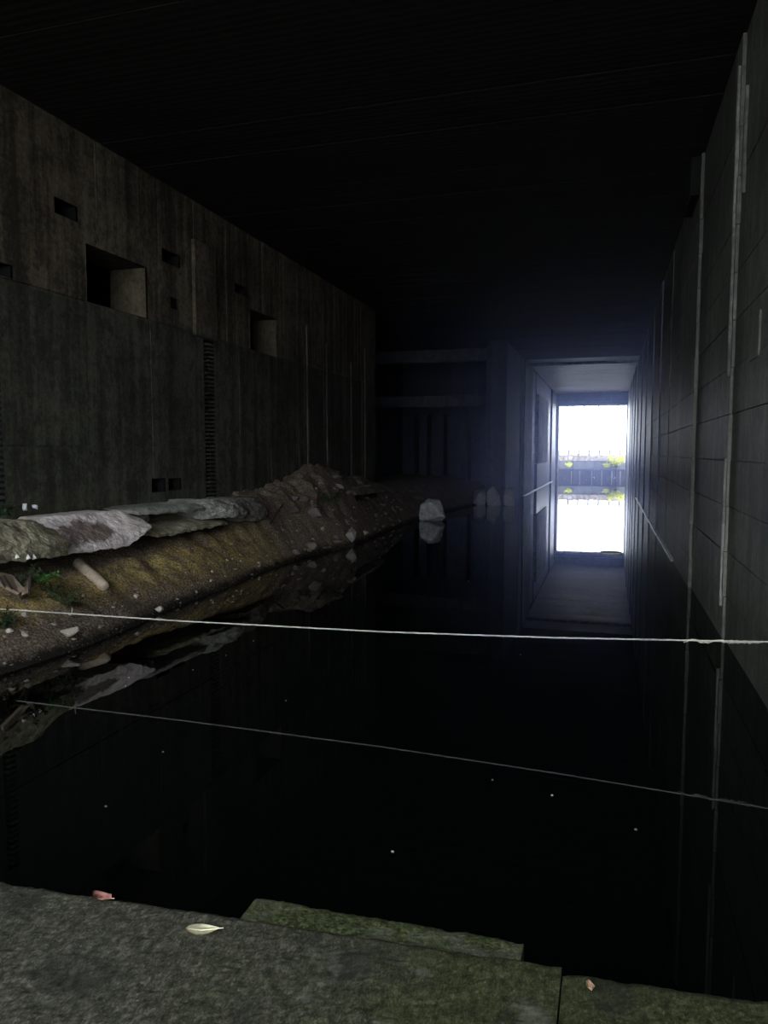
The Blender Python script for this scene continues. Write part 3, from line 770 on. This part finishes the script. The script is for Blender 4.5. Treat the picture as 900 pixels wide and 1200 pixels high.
p = spot(78, 712); plant('shrub', p, 0.36, 0.40, 20, 22, 0.07, M['bush'], 'dull green shrub on the slope just above the rope', 'shrub', 2)
p = spot(62, 698); plant('shrub', p, 0.26, 0.25, 14, 16, 0.07, M['bush'], 'sparse low shrub between the fern and the dull green shrub', 'shrub', 6)
p = spot(4, 722); p.y += 0.75; p.x -= 0.3; p.z = height(p.x, p.y); plant('shrub', p, 0.42, 0.62, 26, 26, 0.08, M['darkbush'], 'dark shrub at the left frame edge above the rope', 'shrub', 3)
p = spot(3, 738); plant('shrub', p, 0.30, 0.35, 18, 22, 0.07, M['darkbush'], 'dark low shrub at the left frame edge below the rope', 'shrub', 4)
p = on(3, 604, 0, -11.4); plant('grass_tuft', (p.x, p.y, 2.2), 0.22, 0.30, 26, 8, 0.12, M['darkbush'], 'dark green tuft at the foot of the wall, left frame edge', 'grass', 5)
p = on(385, 590, 0, -10.2); plant('shrub', (p.x, p.y, height(p.x, p.y)), 0.6, 0.5, 16, 16, 0.14, M['darkbush'], 'faint dark plant on the rubble heap', 'shrub', 8)

# ------------------------------------------------------------------ line across the water
def rope_at(x):
    return Vector((x, 10.2 + 0.010 * (x + 10), lerp_tab(x, ((-11.9, .82), (-10, .80), (-6.5, .815), (-3.13, .87), (-.7, .955), (1.69, 1.075), (2.15, 1.10)))))
rope = empty('rope', rope_at(-4)); tag(rope, 'thin pale rope stretched low across the black water from bank to right wall', 'rope')
def rel(p): return p - rope.location
bm = bmesh.new(); xs = [-11.7 + 13.85 * k / 240 for k in range(241)]
for s in range(3):
    pts = []
    for i, x in enumerate(xs):
        a = s * 2.094 + x * 9; pts.append(rel(rope_at(x)) + Vector((0, math.cos(a), math.sin(a))) * 0.005)
    tube(bm, pts, 0.0062, 5)
obj('strand', bm, M['rope'], rope)
bm = bmesh.new(); rr = random.Random(3)
for k in range(9):
    x0 = rr.uniform(.95, 1.9); tube(bm, [rel(rope_at(x0 + q * .05)) + Vector((0, rr.uniform(-.02, .02), rr.uniform(-.03, .012))) for q in range(7)], 0.006, 5)
obj('frayed_fibres', bm, M['rope'], rope)
bm = bmesh.new(); p = rel(rope_at(-8.55)); tube(bm, [p, p + Vector((.01, 0, .11))], [.008, .004], 5); obj('knot_end', bm, M['rope'], rope)

# thin pale ring on the water
bm = bmesh.new(); pts = [(0.36 * math.cos(2 * PI * k / 40), 0.36 * math.sin(2 * PI * k / 40), 0) for k in range(41)]
tube(bm, pts, 0.022, 8, False)
tag(obj('hoop', bm, M['hoop'], None, (0.14, 26.9, 0.015), True), 'thin pale ring on the water below the bright opening', 'hoop')

# leaves on the landing
def leaf(name, loc, l, w, rz, mat, label, curl=0.02, stalk=True, fold=0.0, tilt=(0, 0)):
    root = empty(name, loc); root.rotation_euler = (tilt[0], tilt[1], rz); tag(root, label, 'leaf')
    bm = bmesh.new(); n = 14; rows = []
    for i in range(n + 1):
        t = i / n; ww = w * (math.sin(PI * min(1, t * 1.0) ** 0.8) ** 0.8) * (1 - .15 * t) + 0.0006
        rows.append([bm.verts.new((l * (t - .5), ww * u, curl * (4 * (t - .5) ** 2) + fold * abs(u) + curl * .4 * u * u)) for u in (-1, -.5, 0, .5, 1)])
    for a, b in zip(rows, rows[1:]):
        for k in range(4): bm.faces.new((a[k], b[k], b[k + 1], a[k + 1]))
    r = bmesh.ops.solidify(bm, geom=bm.faces[:], thickness=0.0012)
    obj('blade', bm, mat, root, None, True)
    bm = bmesh.new(); tube(bm, [(-l * .5, 0, curl + .001), (0, 0, .0022), (l * .5, 0, curl + .001), (l * .5 + (l * .12 if stalk else .002), .004, curl * .8 + .001)], [.0005, .0012, .0016, .0014], 5)
    obj('stalk', bm, mat, root); return root
leaf('leaf', (-1.262, 2.08, 1.909), 0.112, 0.033, 0.30, M['leaf_cream'], 'large cream dry leaf lying on the landing', 0.008)
leaf('leaf', (-1.69, 2.125, 1.911), 0.075, 0.020, 0.05, M['leaf_pink'], 'curled pinkish brown leaf at the edge of the landing', 0.012, True, 0.012)
leaf('leaf', (-0.018, 2.183, 1.905), 0.036, 0.013, 1.9, M['leaf_tan'], 'small tan leaf on the landing at the right', 0.006, True, 0.008)

# petals and flakes afloat
for px, py in ((151, 794), (147, 804), (226, 785), (191, 881), (124, 945), (335, 821), (265, 768), (297, 751), (610, 767), (577, 914), (647, 932), (745, 972), (560, 664), (460, 998), (549, 681)):
    p = on(px, py, 2, 0.004)
    bm = bmesh.new(); n = 7; s = R(.007, .012)
    tp = [bm.verts.new((s * math.cos(2 * PI * k / n) * 1.4, s * math.sin(2 * PI * k / n), 0.004)) for k in range(n)]
    bt = [bm.verts.new((s * math.cos(2 * PI * k / n) * 1.3, s * math.sin(2 * PI * k / n) * .9, -0.002)) for k in range(n)]
    bm.faces.new(tp); bm.faces.new(bt[::-1])
    for k in range(n): bm.faces.new((tp[k], bt[k], bt[(k + 1) % n], tp[(k + 1) % n]))
    o = obj('petal', bm, M['speck'], None, p); o.rotation_euler.z = R(0, 6); tag(o, 'tiny whitish flake afloat on the black water', 'petal', 'flakes afloat on the water')

# ------------------------------------------------------------------ outside, beyond the far opening
QY = 106.0
quay = empty('quay_wall', (0, QY, 0)); tag(quay, 'low grey quay wall with gravel coping seen through the far opening', 'wall')
def qbox(name, x0, x1, d, z0, z1, mat, dep=1.2):
    bm = bmesh.new(); bevel_box(bm, x0, x1, -d, dep, z0, z1, 0.03); return obj(name, bm, mat, quay)
x = -26
while x < 26:
    w = R(2.6, 3.4)
    qbox('upper_block', x + .02, x + w - .02, R(0, .04), 1.2, 2.3, M['quay']); qbox('lower_block', x + .02, x + w - .02, 0.22 + R(0, .05), -0.8, 1.15, M['quaydark']); x += w
x = -26
while x < 26:
    w = R(0.5, 0.9); qbox('coping_stone', x + .015, x + w - .015, 0.10 + R(0, .06), 2.32, 3.12 + R(-.06, .05), M['coping']); x += w
for xx in (-5.0, -3.9, -2.3, -1.0, 0.3, 1.4):
    qbox('pile', xx, xx + 0.16, 0.42, -0.6, R(.7, 1.1), M['quay'], -0.2)
fence = empty('fence', (0, QY + .4, 3.1)); tag(fence, 'wire fence of thin posts on the far quay', 'fence')
for k in range(-12, 16):
    bm = bmesh.new(); tube(bm, [(-5.42 + k * 1.37, 0, -.05), (-5.42 + k * 1.37, 0, .80)], .13, 7); obj('post', bm, M['fence'], fence)
for zz in (0.28, 0.55):
    bm = bmesh.new(); tube(bm, [(-22, 0, zz), (15, 0, zz)], .012, 5); obj('wire', bm, M['fence'], fence)
for (px, py, rx, rz, n, lab, sd) in ((722, 549, 1.3, 1.9, 46, 'large yellow green bush hanging over the far quay at the right', 11), (711, 549, 0.5, 0.8, 16, 'smaller yellow green bush left of the large one', 12),
                                (667, 548, 0.55, 0.7, 14, 'small yellow green plant at the left of the far quay', 13)):
    p = on(px, py, 1, QY - .55); plant('bush', p, rx, rz, n, 26, 0.24, M['yellowleaf'], lab, 'bush', sd)
